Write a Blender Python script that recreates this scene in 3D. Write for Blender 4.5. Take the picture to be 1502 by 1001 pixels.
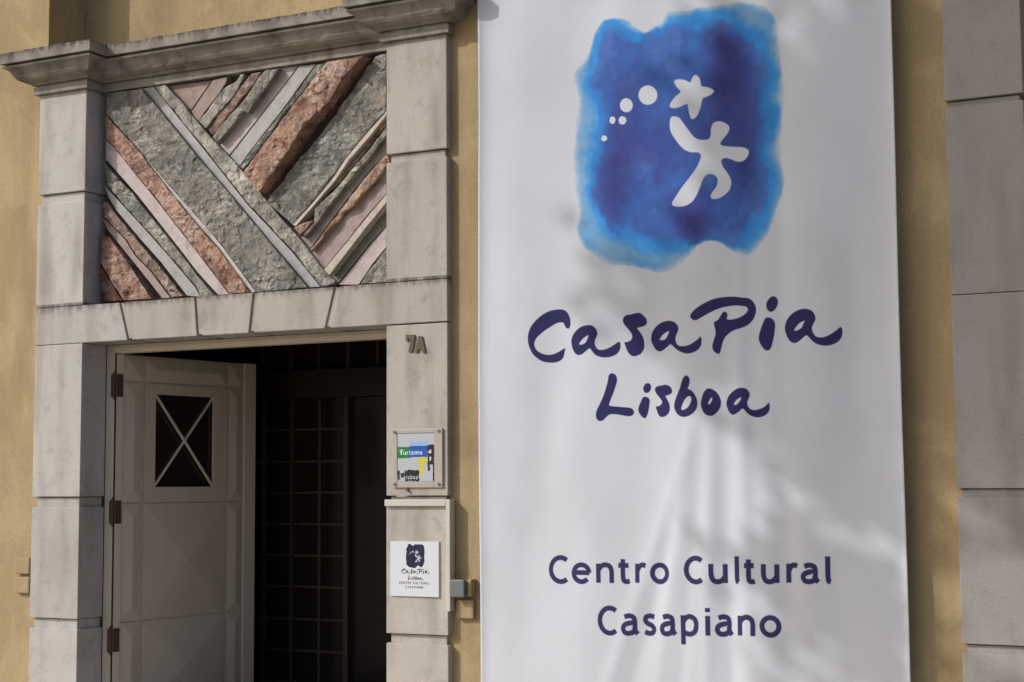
import bpy, bmesh, math, random
import numpy as np
from mathutils import Vector, Matrix, noise
from mathutils.geometry import delaunay_2d_cdt

random.seed(7); rng = np.random.default_rng(7)
scene = bpy.context.scene
for o in list(bpy.data.objects): bpy.data.objects.remove(o)
C = scene.collection
R = math.radians

# ------------------------------------------------------------- camera, sky, sun, exposure
SUN_AZ, SUN_EL = R(47.5), R(34.0)            # azimuth measured from the facade normal towards the left
SUN_STRENGTH, SKY_STRENGTH, EXPOSURE = 2.35, 0.135, -0.14
cam = bpy.data.objects.new('camera', bpy.data.cameras.new('camera')); C.objects.link(cam)
cam.data.sensor_width = 36; cam.data.lens = 2339.2 * 36 / 1502
cam.data.clip_start = 0.05; cam.data.clip_end = 400
yaw, pit, roll = R(26.916), R(5.1305), R(-0.3858)
fw = Vector((-math.sin(yaw) * math.cos(pit), math.cos(yaw) * math.cos(pit), math.sin(pit)))
rt = Vector((math.cos(yaw), math.sin(yaw), 0)); up = rt.cross(fw)
r2 = rt * math.cos(roll) + up * math.sin(roll); u2 = up * math.cos(roll) - rt * math.sin(roll)
m = Matrix((r2, u2, -fw)).transposed().to_4x4(); m.translation = Vector((0, -8, 1.6))
cam.matrix_world = m
scene.camera = cam

world = bpy.data.worlds.new('World'); scene.world = world; world.use_nodes = True
nt = world.node_tree; bg = nt.nodes['Background']
sky = nt.nodes.new('ShaderNodeTexSky'); sky.sky_type = 'NISHITA'; sky.sun_disc = False
sky.sun_elevation = SUN_EL; sky.air_density = 1.0; sky.dust_density = 4.0; sky.ozone_density = 1.1
S = Vector((-math.cos(SUN_EL) * math.sin(SUN_AZ), -math.cos(SUN_EL) * math.cos(SUN_AZ), math.sin(SUN_EL)))
sky.sun_rotation = math.atan2(S.x, S.y)
nt.links.new(sky.outputs[0], bg.inputs[0]); bg.inputs[1].default_value = SKY_STRENGTH
sl = bpy.data.lights.new('sun', 'SUN'); sl.energy = SUN_STRENGTH; sl.angle = R(0.6); sl.color = (1, .98, .955)
sun = bpy.data.objects.new('sun', sl); C.objects.link(sun)
sun.rotation_euler = (-S).to_track_quat('-Z', 'Y').to_euler(); sun.location = S * 30
scene.view_settings.view_transform = 'Standard'; scene.view_settings.look = 'None'
scene.view_settings.gamma = 1; scene.view_settings.use_curve_mapping = False
scene.view_settings.exposure = EXPOSURE
scene.render.engine = 'CYCLES'

# ------------------------------------------------------------- materials
class NT:
    def __init__(s, name):
        s.m = bpy.data.materials.new(name); s.m.use_nodes = True; s.t = s.m.node_tree
        s.b = s.t.nodes['Principled BSDF']; s.c = s.t.nodes.new('ShaderNodeTexCoord')
    def n(s, ty, **k):
        x = s.t.nodes.new(ty)
        for a, v in k.items(): setattr(x, a, v)
        return x
    def l(s, a, b): s.t.links.new(a, b)
    def vec(s, scale=(1, 1, 1)):
        mp = s.n('ShaderNodeMapping'); mp.inputs['Scale'].default_value = scale
        s.l(s.c.outputs['Object'], mp.inputs[0]); return mp.outputs[0]
    def noise(s, sc, det=5, rough=.55, scale=(1, 1, 1), dist=0):
        x = s.n('ShaderNodeTexNoise'); x.inputs['Scale'].default_value = sc; x.inputs['Detail'].default_value = det
        x.inputs['Roughness'].default_value = rough; x.inputs['Distortion'].default_value = dist
        s.l(s.vec(scale), x.inputs['Vector']); return x.outputs['Fac']
    def ramp(s, fac, stops):
        x = s.n('ShaderNodeValToRGB'); e = x.color_ramp.elements
        e[0].position, e[0].color = stops[0][0], col(stops[0][1]); e[1].position, e[1].color = stops[-1][0], col(stops[-1][1])
        for p, c in stops[1:-1]:
            q = e.new(p); q.color = col(c)
        s.l(fac, x.inputs[0]); return x.outputs[0]
    def mix(s, f, a, b, mode='MIX'):
        x = s.n('ShaderNodeMix', data_type='RGBA', blend_type=mode)
        for sock, v in ((x.inputs[0], f), (x.inputs[6], a), (x.inputs[7], b)):
            if hasattr(v, 'is_linked'): s.l(v, sock)
            elif isinstance(v, (int, float)): sock.default_value = v
            else: sock.default_value = col(v)
        return x.outputs[2]
    def math(s, op, a, b):
        x = s.n('ShaderNodeMath', operation=op)
        for i, v in enumerate((a, b)):
            if hasattr(v, 'is_linked'): s.l(v, x.inputs[i])
            else: x.inputs[i].default_value = v
        return x.outputs[0]
    def bump(s, h, st, dist=.01):
        x = s.n('ShaderNodeBump'); x.inputs['Strength'].default_value = st; x.inputs['Distance'].default_value = dist
        s.l(h, x.inputs['Height']); s.l(x.outputs[0], s.b.inputs['Normal'])
    def out(s, c, rough=.8, spec=.3):
        if hasattr(c, 'is_linked'): s.l(c, s.b.inputs['Base Color'])
        else: s.b.inputs['Base Color'].default_value = col(c)
        if hasattr(rough, 'is_linked'): s.l(rough, s.b.inputs['Roughness'])
        else: s.b.inputs['Roughness'].default_value = rough
        s.b.inputs['Specular IOR Level'].default_value = spec
        return s.m
def col(c): return tuple(c) + (1,) if len(c) == 3 else tuple(c)

def mat_plaster(name, a, b, stain):
    k = NT(name)
    base = k.mix(k.noise(2.2, 6, .6), a, b)
    fine = k.ramp(k.noise(60, 4, .7), [(.3, (.86, .86, .86)), (.7, (1.08, 1.08, 1.08))])
    base = k.mix(1.0, base, fine, 'MULTIPLY')
    st = k.ramp(k.noise(2.6, 5, .6, (1.6, 1.6, .22)), [(.46, (0, 0, 0)), (.72, (1, 1, 1))])
    base = k.mix(k.math('MULTIPLY', st, .5), base, stain)
    pc = k.ramp(k.noise(1.3, 8, .7, dist=.5), [(.47, (.91, .90, .88)), (.56, (1.05, 1.05, 1.05))])
    base = k.mix(1.0, base, pc, 'MULTIPLY')
    pt = k.ramp(k.noise(26, 6, .75), [(.66, (0, 0, 0)), (.74, (1, 1, 1))])
    base = k.mix(k.math('MULTIPLY', pt, .5), base, stain)
    h = k.math('ADD', k.noise(90, 5, .75), k.math('MULTIPLY', k.noise(9, 3), .9))
    k.bump(h, .55, .006); return k.out(base, .92, .15)
def mat_lime(name, a, b, grime, gamt=.5, pits=.4, tops=()):
    k = NT(name)
    info = k.n('ShaderNodeObjectInfo')
    base = k.mix(k.noise(2.6, 7, .62, dist=.6), a, b)
    v = k.n('ShaderNodeMapRange'); v.inputs['To Min'].default_value = .90; v.inputs['To Max'].default_value = 1.07
    k.l(info.outputs['Random'], v.inputs[0])
    base = k.mix(1.0, base, v.outputs[0], 'MULTIPLY')
    fine = k.ramp(k.noise(110, 5, .8), [(.3, (.80, .80, .79)), (.5, (1, 1, 1)), (.7, (1.10, 1.10, 1.10))])
    base = k.mix(1.0, base, fine, 'MULTIPLY')
    st = k.ramp(k.noise(3.2, 2.5, .5, (2.0, 2.0, .38)), [(.47, (0, 0, 0)), (.75, (1, 1, 1))])
    base = k.mix(k.math('MULTIPLY', st, gamt * .9), base, grime)
    cl = k.ramp(k.noise(7, 10, .8), [(.52, (0, 0, 0)), (.68, (1, 1, 1))])
    base = k.mix(k.math('MULTIPLY', cl, gamt * .8), base, grime)
    pt = k.ramp(k.noise(38, 4, .65), [(.68, (0, 0, 0)), (.73, (1, 1, 1))])
    base = k.mix(k.math('MULTIPLY', pt, pits), base, [c * .6 for c in grime])
    sx = k.n('ShaderNodeSeparateXYZ'); k.l(k.c.outputs['Object'], sx.inputs[0])
    for z0, z1, amt in tops:                      # soot and lichen that has settled along the upper arrises
        mr = k.n('ShaderNodeMapRange'); mr.inputs['From Min'].default_value = z0; mr.inputs['From Max'].default_value = z1
        k.l(sx.outputs[2], mr.inputs[0])
        top = k.math('LESS_THAN', sx.outputs[2], z1 + .02)
        w = k.math('MULTIPLY', mr.outputs[0], top)
        dn = k.ramp(k.math('ADD', k.noise(16, 7, .75, (1.6, 1.6, .5)), k.math('MULTIPLY', w, .22)), [(.56, (0, 0, 0)), (.74, (1, 1, 1))])
        base = k.mix(k.math('MULTIPLY', k.math('MULTIPLY', dn, w), amt), base, [c * .45 for c in grime])
    h = k.math('ADD', k.noise(75, 6, .75), k.math('MULTIPLY', k.noise(12, 4), .8))
    k.bump(h, .55, .005); return k.out(base, .85, .25)
def mat_rough(name, cols, sc=9, gl=.3):
    k = NT(name)
    n1 = k.math('ADD', k.math('MULTIPLY', k.noise(sc * .4, 5, .6, dist=1.4), .66), k.math('MULTIPLY', k.noise(sc * 1.8, 8, .68, dist=.7), .34))
    base = k.ramp(n1, [(.37 + .26 * i / (len(cols) - 1), c) for i, c in enumerate(cols)])
    fl = k.ramp(k.noise(70, 6, .75), [(.36, (.74, .74, .74)), (.5, (1, 1, 1)), (.64, (1.22, 1.22, 1.20))])
    base = k.mix(1.0, base, fl, 'MULTIPLY')
    md = k.ramp(k.noise(8, 5, .6, dist=1.0), [(.36, (.66, .66, .66)), (.50, (.98, .98, .98)), (.64, (1.25, 1.24, 1.20))])
    base = k.mix(1.0, base, md, 'MULTIPLY')
    painted_glint = k.math('MULTIPLY', k.ramp(k.noise(3.0, 3, .6), [(.48, (0, 0, 0)), (.60, (1, 1, 1))]), k.ramp(k.noise(26, 7, .7, dist=1.4), [(.56, (0, 0, 0)), (.63, (1, 1, 1))]))
    base = k.mix(k.math('MULTIPLY', painted_glint, .65), base, (.58, .57, .55))  # clustered pale patches: highlights painted into the stone colour
    cr = k.ramp(k.noise(12, 8, .7, dist=2.2), [(.33, (.28, .26, .24)), (.40, (1, 1, 1))])
    base = k.mix(1.0, base, cr, 'MULTIPLY')
    h = k.math('ADD', k.noise(26, 7, .68, dist=.8), k.math('MULTIPLY', k.noise(90, 4, .7), .18))
    k.bump(h, .75, .012)
    rg = k.ramp(k.noise(5, 5, .65, dist=.6), [(.46, (.85, .85, .85)), (.60, (gl, gl, gl))])
    return k.out(base, rg, .6)
def mat_smooth(name, a, b, sc=5):
    k = NT(name)
    base = k.mix(k.noise(sc, 7, .62, dist=.8), a, b)
    fine = k.ramp(k.noise(120, 6, .8), [(.34, (.72, .72, .71)), (.5, (1, 1, 1)), (.66, (1.15, 1.15, 1.15))])
    base = k.mix(1.0, base, fine, 'MULTIPLY')
    dirt = k.ramp(k.noise(9, 8, .75, dist=1.0), [(.50, (1, 1, 1)), (.70, (.58, .55, .52))])
    base = k.mix(1.0, base, dirt, 'MULTIPLY')
    k.bump(k.math('ADD', k.noise(60, 7, .75), k.math('MULTIPLY', k.noise(8, 3), 1.5)), .45, .005)
    rg = k.ramp(k.noise(14, 5, .6), [(.35, (.30, .30, .30)), (.6, (.6, .6, .6))])
    return k.out(base, rg, .6)
def mat_paint(name, a, b, rough=.5, bump=.15, sc=6):
    k = NT(name)
    base = k.mix(k.noise(sc, 6, .6, (1, 1, .5)), a, b)
    k.bump(k.noise(60, 4, .6), bump, .003); return k.out(base, rough, .4)

M = dict(
    wall=mat_plaster('ochre_plaster', (.49, .385, .22), (.42, .325, .185), (.225, .175, .11)),
    wall2=mat_plaster('ochre_repaint', (.46, .37, .225), (.40, .31, .18), (.30, .235, .15)),
    lime=mat_lime('limestone', (.56, .54, .525), (.45, .43, .415), (.26, .235, .215), .75, .7, [(2.70, 2.79, .8), (4.18, 4.25, .6)]),
    limew=mat_lime('warm_limestone', (.53, .495, .455), (.42, .388, .352), (.23, .20, .17), .75, .7, [(2.73, 2.79, .9), (4.18, 4.25, .6)]),
    lime_shaded=mat_lime('shaded_limestone', (.40, .385, .37), (.33, .315, .30), (.19, .175, .165), .5, .8),  # darker limestone copy, the second portal's shade put into its colour
    cornice=mat_lime('weathered_cornice_stone', (.37, .335, .295), (.27, .24, .21), (.085, .075, .065), .80, .5, [(4.43, 4.505, 1.0)]),
    mortar=mat_lime('dark_mortar', (.10, .09, .08), (.07, .06, .055), (.03, .03, .03)),
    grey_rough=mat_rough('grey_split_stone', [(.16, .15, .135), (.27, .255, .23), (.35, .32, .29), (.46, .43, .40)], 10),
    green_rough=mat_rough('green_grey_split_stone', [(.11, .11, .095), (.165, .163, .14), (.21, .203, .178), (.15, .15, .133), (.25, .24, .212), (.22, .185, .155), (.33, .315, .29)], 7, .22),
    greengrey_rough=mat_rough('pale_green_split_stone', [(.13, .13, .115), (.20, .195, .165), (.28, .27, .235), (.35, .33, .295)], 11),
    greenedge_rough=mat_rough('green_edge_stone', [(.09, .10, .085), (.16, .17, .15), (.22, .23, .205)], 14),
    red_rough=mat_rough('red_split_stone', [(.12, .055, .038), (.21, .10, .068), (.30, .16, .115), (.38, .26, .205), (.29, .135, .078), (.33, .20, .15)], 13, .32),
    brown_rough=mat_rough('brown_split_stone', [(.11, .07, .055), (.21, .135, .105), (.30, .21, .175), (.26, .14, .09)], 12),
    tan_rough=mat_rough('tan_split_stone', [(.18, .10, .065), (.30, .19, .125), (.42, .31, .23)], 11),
    blue_smooth=mat_smooth('blue_grey_sawn_stone', (.33, .335, .345), (.40, .39, .395)),
    white_smooth=mat_smooth('white_sawn_stone', (.55, .52, .50), (.44, .41, .39)),
    pink_smooth=mat_smooth('pink_sawn_stone', (.56, .50, .49), (.44, .37, .36)),
    mauve_smooth=mat_smooth('mauve_sawn_stone', (.36, .27, .27), (.29, .21, .21)),
    brown_smooth=mat_smooth('brown_sawn_stone', (.28, .19, .155), (.22, .15, .12)),
    grey_smooth=mat_smooth('grey_sawn_stone', (.33, .29, .27), (.27, .235, .215)),
    cream_smooth=mat_smooth('cream_sawn_stone', (.56, .51, .44), (.46, .41, .35)),
    side_shade_smooth=mat_smooth('side_shade_stone', (.21, .20, .165), (.16, .15, .125)),  # strip p: shaded side face of slab o, painted as a dark stone
    door=mat_paint('taupe_door_paint', (.66, .585, .49), (.57, .50, .415), .5, .2),
    doorl=mat_paint('pale_door_paint', (.74, .665, .56), (.66, .59, .495), .5, .2),
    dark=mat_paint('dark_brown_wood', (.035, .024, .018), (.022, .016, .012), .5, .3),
    bar=mat_paint('brown_lattice_wood', (.070, .052, .044), (.05, .038, .032), .5, .3),
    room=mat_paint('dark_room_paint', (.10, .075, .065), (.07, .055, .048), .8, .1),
    rust=mat_paint('rusty_iron', (.11, .07, .05), (.06, .035, .028), .6, .5, 40),
    brass=mat_paint('tarnished_brass', (.13, .105, .055), (.07, .055, .032), .45, .3, 30),
    steel=mat_paint('dull_screw_steel', (.22, .2, .18), (.12, .11, .1), .4, .2, 40),
    frame=mat_paint('clear_plastic_over_stone', (.46, .42, .38), (.40, .365, .33), .25, .1, 8),
    boxgrey=mat_paint('blue_grey_plastic', (.165, .185, .185), (.13, .15, .15), .45, .1, 12),
    boxside=mat_paint('painted_plastic_side', (.27, .22, .15), (.20, .16, .11), .6, .1, 12),
    trunking=mat_paint('white_cable_trunking', (.62, .60, .55), (.50, .48, .44), .45, .1, 12),
    pole=mat_paint('grey_steel_pole', (.3, .3, .3), (.25, .25, .25), .35, .1),
    asphalt=mat_paint('asphalt', (.05, .05, .05), (.065, .063, .06), .9, .8, 20),
    paving=mat_lime('pale_paving_stone', (.56, .49, .41), (.46, .40, .33), (.2, .18, .15)),
    kerb=mat_lime('kerb_stone', (.36, .35, .33), (.28, .27, .25), (.15, .14, .13)),
    bark=mat_paint('bark', (.12, .09, .065), (.07, .055, .04), .9, .9, 20),
    leaf=mat_paint('leaf', (.055, .09, .03), (.08, .11, .04), .6, .1, 3),
)
k = NT('window_glass'); k.b.inputs['Transmission Weight'].default_value = .0
M['glass'] = k.out((.022, .017, .015), .12, .6)

# ------------------------------------------------------------- object helpers
def link(name, me, mat, parent=None):
    o = bpy.data.objects.new(name, me); C.objects.link(o)
    if mat is not None and not me.materials: me.materials.append(mat)
    if parent is not None:
        o.parent = parent; o.matrix_parent_inverse = Matrix.Translation(-parent.location)
    return o
def obj(name, bm, mat, parent=None, smooth=False):
    bmesh.ops.recalc_face_normals(bm, faces=bm.faces)
    me = bpy.data.meshes.new(name); bm.to_mesh(me); bm.free()
    if smooth:
        for p in me.polygons: p.use_smooth = True
    return link(name, me, mat, parent)
def thing(name, label, cat, loc, group=None):
    o = bpy.data.objects.new(name, None); C.objects.link(o); o.location = loc
    o.empty_display_size = .1
    return tag(o, label, cat, group)
def tag(o, label, cat, group=None):
    o['label'] = label; o['category'] = cat
    if group: o['group'] = group
    return o
def struct(o): o['kind'] = 'structure'; return o
def add_box(bm, x0, x1, y0, y1, z0, z1, bev=0, f=None):
    g = bmesh.ops.create_cube(bm, size=1)
    vs = g['verts']
    for v in vs:
        v.co = Vector((x0 if v.co.x < 0 else x1, y0 if v.co.y < 0 else y1, z0 if v.co.z < 0 else z1))
    if bev:
        es = list({e for v in vs for e in v.link_edges})
        r = bmesh.ops.bevel(bm, geom=es, offset=bev, segments=2, affect='EDGES', profile=.6)
        vs = list({v for fc in r['faces'] for v in fc.verts} | {v for v in vs if v.is_valid})
    if f:
        for v in vs: v.co = f(v.co)
    return vs
def boxes(name, lst, mat, parent=None, bev=0, f=None):
    bm = bmesh.new()
    for b in lst: add_box(bm, *b, bev=bev, f=f)
    return obj(name, bm, mat, parent)
def prism(name, pts, y0, y1, mat, parent=None, bev=0):
    """polygon (x,z) extruded from y0 (front) to y1"""
    bm = bmesh.new(); f = [bm.verts.new((x, y0, z)) for x, z in pts]; b = [bm.verts.new((x, y1, z)) for x, z in pts]
    bm.faces.new(f); bm.faces.new(b[::-1]); n = len(pts)
    for i in range(n): bm.faces.new((f[i], b[i], b[(i + 1) % n], f[(i + 1) % n]))
    if bev: bmesh.ops.bevel(bm, geom=[e for e in bm.edges if all(abs(v.co.y - y0) < 1e-6 for v in e.verts)], offset=bev, segments=2, affect='EDGES', profile=.6)
    return obj(name, bm, mat, parent)
def tube(bm, pts, rad, seg=8):
    rings = []
    for i, p in enumerate(pts):
        p = Vector(p); a = Vector(pts[max(i - 1, 0)]); b = Vector(pts[min(i + 1, len(pts) - 1)])
        d = (b - a).normalized(); s = d.orthogonal().normalized(); t = d.cross(s)
        r = rad[i] if isinstance(rad, (list, tuple)) else rad
        rings.append([bm.verts.new(p + (s * math.cos(2 * math.pi * q / seg) + t * math.sin(2 * math.pi * q / seg)) * r) for q in range(seg)])
    for a, b in zip(rings, rings[1:]):
        for q in range(seg): bm.faces.new((a[q], a[(q + 1) % seg], b[(q + 1) % seg], b[q]))
    bm.faces.new(rings[0][::-1]); bm.faces.new(rings[-1])

# ------------------------------------------------------------- numpy drawing (flat print on cloth, plates)
def catmull(pts, n=4):
    p = np.array(pts, float); q = []
    N = len(p)
    for i in range(N):
        a, b, c, d = p[i - 1], p[i], p[(i + 1) % N], p[(i + 2) % N]
        for t in np.arange(n) / n:
            q.append(.5 * (2 * b + (c - a) * t + (2 * a - 5 * b + 4 * c - d) * t * t + (3 * b - a - 3 * c + d) * t ** 3))
    return np.array(q)
class Canvas:
    """x right, y up, in any unit; res pixels per unit; rgb kept in sRGB"""
    def __init__(s, x0, y0, x1, y1, res, bgc):
        s.x0, s.y0, s.res = x0, y0, res
        s.w, s.h = int((x1 - x0) * res), int((y1 - y0) * res)
        s.a = np.ones((s.h, s.w, 3), np.float32) * np.array(bgc, np.float32)
    def win(s, xa, ya, xb, yb):
        i0 = max(0, int((xa - s.x0) * s.res) - 3); i1 = min(s.w, int((xb - s.x0) * s.res) + 4)
        j0 = max(0, int((ya - s.y0) * s.res) - 3); j1 = min(s.h, int((yb - s.y0) * s.res) + 4)
        X, Y = np.meshgrid(s.x0 + (np.arange(i0, i1) + .5) / s.res, s.y0 + (np.arange(j0, j1) + .5) / s.res)
        return (slice(j0, j1), slice(i0, i1)), X, Y
    def blend(s, sl, cov, c):
        s.a[sl] = s.a[sl] * (1 - cov[..., None]) + np.array(c, np.float32) * cov[..., None]
    @staticmethod
    def sd(P, X, Y):
        ins = np.zeros(X.shape, bool); d2 = np.full(X.shape, 1e9)
        Q = np.roll(P, -1, 0)
        for (ax, ay), (bx, by) in zip(P, Q):
            if ay != by:
                c = ((ay > Y) != (by > Y)) & (X < (bx - ax) * (Y - ay) / (by - ay) + ax); ins ^= c
            dx, dy = bx - ax, by - ay; L = dx * dx + dy * dy + 1e-12
            t = np.clip(((X - ax) * dx + (Y - ay) * dy) / L, 0, 1)
            d2 = np.minimum(d2, (X - ax - t * dx) ** 2 + (Y - ay - t * dy) ** 2)
        return np.where(ins, -1, 1) * np.sqrt(d2)
    def poly(s, P, c, holes=(), soft=1.0):
        P = np.array(P, float); sl, X, Y = s.win(P[:, 0].min(), P[:, 1].min(), P[:, 0].max(), P[:, 1].max())
        if X.size == 0: return
        d = s.sd(P, X, Y)
        for h in holes: d = np.maximum(d, -s.sd(np.array(h, float), X, Y))
        s.blend(sl, np.clip(.5 - d * s.res / soft, 0, 1), c)
    def stroke(s, pts, w, c):
        P = np.array(pts, float)
        sl, X, Y = s.win(P[:, 0].min() - w, P[:, 1].min() - w, P[:, 0].max() + w, P[:, 1].max() + w)
        if X.size == 0: return
        d = np.full(X.shape, 1e9); n = len(P) - 1
        for i in range(n):
            ax, ay = P[i]; bx, by = P[i + 1]; dx, dy = bx - ax, by - ay; L = math.hypot(dx, dy) + 1e-9
            t = ((X - ax) * dx + (Y - ay) * dy) / L; u = np.abs((X - ax) * dy - (Y - ay) * dx) / L
            before, after = -t, t - L
            if i == 0: q1 = np.where(before > 0, np.maximum(before + w / 2, u), 0)       # butt end
            else: q1 = np.where(before > 0, np.hypot(before, u), 0)
            if i == n - 1: q2 = np.where(after > 0, np.maximum(after + w / 2, u), 0)
            else: q2 = np.where(after > 0, np.hypot(after, u), 0)
            d = np.minimum(d, np.maximum(np.where((t >= 0) & (t <= L), u, 0), np.maximum(q1, q2)))
        for k0, k1 in ((0, 1), (-1, -2)):                                   # square terminals
            if n < 1 or np.hypot(*(P[0] - P[-1])) < w * .3: continue
            a, b = P[k0], P[k1]; e = (a - b) / (np.hypot(*(a - b)) + 1e-9)
            past = (X - a[0]) * e[0] + (Y - a[1]) * e[1]
            near = np.hypot(X - a[0], Y - a[1]) < w * .85
            d = np.where(near & (past > 0), np.maximum(d, past + w / 2), d)
        s.blend(sl, np.clip(.5 - (d - w / 2) * s.res, 0, 1), c)
    def image(s, name):
        im = bpy.data.images.new(name, s.w, s.h, alpha=False)
        px = np.ones((s.h, s.w, 4), np.float32); px[..., :3] = np.clip(s.a, 0, 1)
        im.pixels.foreach_set(px.ravel()); im.update(); im.pack(); return im
def fbm(shape, cell, oct=5, seed=0, pers=.5):
    g = np.random.default_rng(seed); out = np.zeros(shape); amp, tot = 1.0, 0
    for o in range(oct):
        c = max(cell / 2 ** o, 1.01); ny, nx = int(shape[0] / c) + 3, int(shape[1] / c) + 3
        t = g.random((ny, nx)); y = np.arange(shape[0]) / c; x = np.arange(shape[1]) / c
        yi, xi = y.astype(int), x.astype(int); fy, fx = y - yi, x - xi
        fy = (fy * fy * (3 - 2 * fy))[:, None]; fx = (fx * fx * (3 - 2 * fx))[None]
        a = t[yi][:, xi]; b = t[yi][:, xi + 1]; c2 = t[yi + 1][:, xi]; d = t[yi + 1][:, xi + 1]
        out += amp * ((a * (1 - fx) + b * fx) * (1 - fy) + (c2 * (1 - fx) + d * fx) * fy); tot += amp; amp *= pers
    return out / tot
def arc(cx, cy, rx, ry, a0, a1, n=20):
    return [(cx + rx * math.cos(R(a0 + (a1 - a0) * i / n)), cy + ry * math.sin(R(a0 + (a1 - a0) * i / n))) for i in range(n + 1)]
def sm(*p):                                   # smooth open curve through points
    P = [p[0]] + list(p) + [p[-1]]; o = []
    for i in range(1, len(P) - 2):
        a, b, c, d = [np.array(q, float) for q in P[i - 1:i + 3]]
        for t in np.arange(6) / 6: o.append(tuple(.5 * (2 * b + (c - a) * t + (2 * a - 5 * b + 4 * c - d) * t * t + (3 * b - a - 3 * c + d) * t ** 3)))
    return o + [p[-1]]
GL = {
    'o': [arc(.5, .5, .5, .5, 0, 366, 30)],
    'e': [arc(.5, .5, .5, .5, 3, 318, 26), [(.02, .54), (1, .54)]],
    'n': [[(0, -.06), (0, 1.06)], sm((0, .68), (.25, .93), (.6, 1.0), (.9, .87), (1, .6)) + [(1, -.06)]],
    't': [sm((.36, 1.34), (.36, .9), (.36, .35), (.45, .07), (.72, 0), (1.05, .05)), [(-.12, .97), (.95, .97)]],
    'r': [[(0, -.06), (0, 1.06)], sm((0, .62), (.3, .9), (.7, 1.0), (1.1, .95))],
    'C': [arc(.62, .71, .62, .71, 52, 308, 26)],
    'u': [sm((0, 1.06), (0, .45), (.12, .12), (.42, 0), (.78, .1), (1, .36)), [(1, 1.06), (1, -.06)]],
    'l': [sm((.15, 1.52), (.15, .8), (.15, .3), (.35, .05), (1.0, -.02))],
    'a': [sm((.1, .92), (.45, 1.0), (.78, .9), (.86, .62), (.86, .2), (1.05, -.02)),
          sm((.86, .6), (.45, .58), (.1, .46), (0, .25), (.14, .04), (.45, 0), (.75, .1), (.86, .32))],
    's': [sm((.95, .94), (.55, 1.0), (.15, .93), (.06, .73), (.3, .56), (.75, .43), (.94, .24), (.78, .04), (.4, 0), (.0, .07))],
    'p': [[(0, 1.06), (0, -.60)], sm((0, .7), (.25, .93), (.55, 1), (.9, .84), (1, .5), (.88, .15), (.55, 0), (.25, .03), (0, .12))],
    'i': [[(.5, 1.06), (.5, -.06)], [(.5, 1.28), (.5, 1.50)]],
    'm': [[(0, -.06), (0, 1.06)], sm((0, .7), (.2, .97), (.42, .95), (.5, .7)) + [(.5, -.06)], sm((.5, .7), (.7, .97), (.92, .95), (1, .7)) + [(1, -.06)]],
    'b': [[(0, 1.5), (0, 0)], arc(.5, .5, .5, .5, 0, 366, 30)],
    'E': [[(1, 1), (0, 1), (0, 0), (1, 0)], [(0, .52), (.85, .52)]], 'N': [[(0, 0), (0, 1), (1, 0), (1, 1)]],
    'T': [[(-.05, 1), (1.05, 1)], [(.5, 1), (.5, 0)]], 'R': [[(0, 0), (0, 1), (.7, 1), (.95, .75), (.7, .5), (0, .5)], [(.55, .5), (1, 0)]],
    'O': [arc(.5, .5, .5, .5, 0, 366, 24)], 'c': [arc(.6, .5, .6, .5, 50, 310, 20)],
    'U': [[(0, 1), (0, .25), (.25, 0), (.75, 0), (1, .25), (1, 1)]], 'L': [[(0, 1), (0, 0), (1, 0)]],
    'A': [[(0, 0), (.5, 1), (1, 0)], [(.2, .35), (.8, .35)]], 'S': [sm((.95, .88), (.5, 1.0), (.08, .8), (.5, .52), (.94, .25), (.5, 0), (.03, .12))],
    'P': [[(0, 0), (0, 1), (.7, 1), (.98, .75), (.7, .48), (0, .48)]], 'I': [[(.5, 0), (.5, 1)]],
}
def glyph(cv, ch, x0, x1, yb, xh, w, c):
    for st in GL[ch]:
        cv.stroke([(x0 + w / 2 + px * (x1 - x0 - w), yb + w / 2 + py * (xh - w)) for px, py in st], w, c)
def line(cv, txt, x0, x1, yb, h, w, c, gap=.28):
    ws = [dict(i=.35, l=.4, m=1.5, I=.3, t=.7, r=.65).get(ch, .45 if ch == ' ' else 1) for ch in txt]
    tot = sum(ws) + gap * (len(txt) - 1); u = (x1 - x0) / tot; x = x0
    for ch, q in zip(txt, ws):
        if ch != ' ': glyph(cv, ch, x, x + q * u, yb, h, w, c)
        x += (q + gap) * u
def image_mat(name, im, rough=.7, weave=0):
    k = NT(name); t = k.n('ShaderNodeTexImage'); t.image = im; t.extension = 'EXTEND'; t.interpolation = 'Cubic'
    k.l(k.c.outputs['UV'], t.inputs[0])
    if weave:
        dirt = k.ramp(k.noise(2.0, 6, .6, (1, 1, .6)), [(.35, (.93, .93, .92)), (.65, (1.02, 1.02, 1.02))])
        c = k.mix(1.0, t.outputs[0], dirt, 'MULTIPLY')
        fine = k.ramp(k.noise(230, 2, .6), [(.3, (.95, .95, .95)), (.7, (1.04, 1.04, 1.04))])
        c = k.mix(1.0, c, fine, 'MULTIPLY')
        k.bump(k.math('ADD', k.noise(160, 3, .6, (1, 1, .3)), k.noise(160, 3, .6, (.3, 1, 1))), .10, .002)
        return k.out(c, rough, .2)
    return k.out(t.outputs[0], rough, .4)
def plate(name, x0, x1, z0, z1, yf, yb, mat, parent=None):
    """flat plate whose front face carries the picture through its UVs"""
    bm = bmesh.new(); uv = bm.loops.layers.uv.new('UVMap')
    add_box(bm, x0, x1, yf, yb, z0, z1)
    for f in bm.faces:
        for lp in f.loops: lp[uv].uv = ((lp.vert.co.x - x0) / (x1 - x0), (lp.vert.co.z - z0) / (z1 - z0))
    return obj(name, bm, mat, parent)

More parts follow.
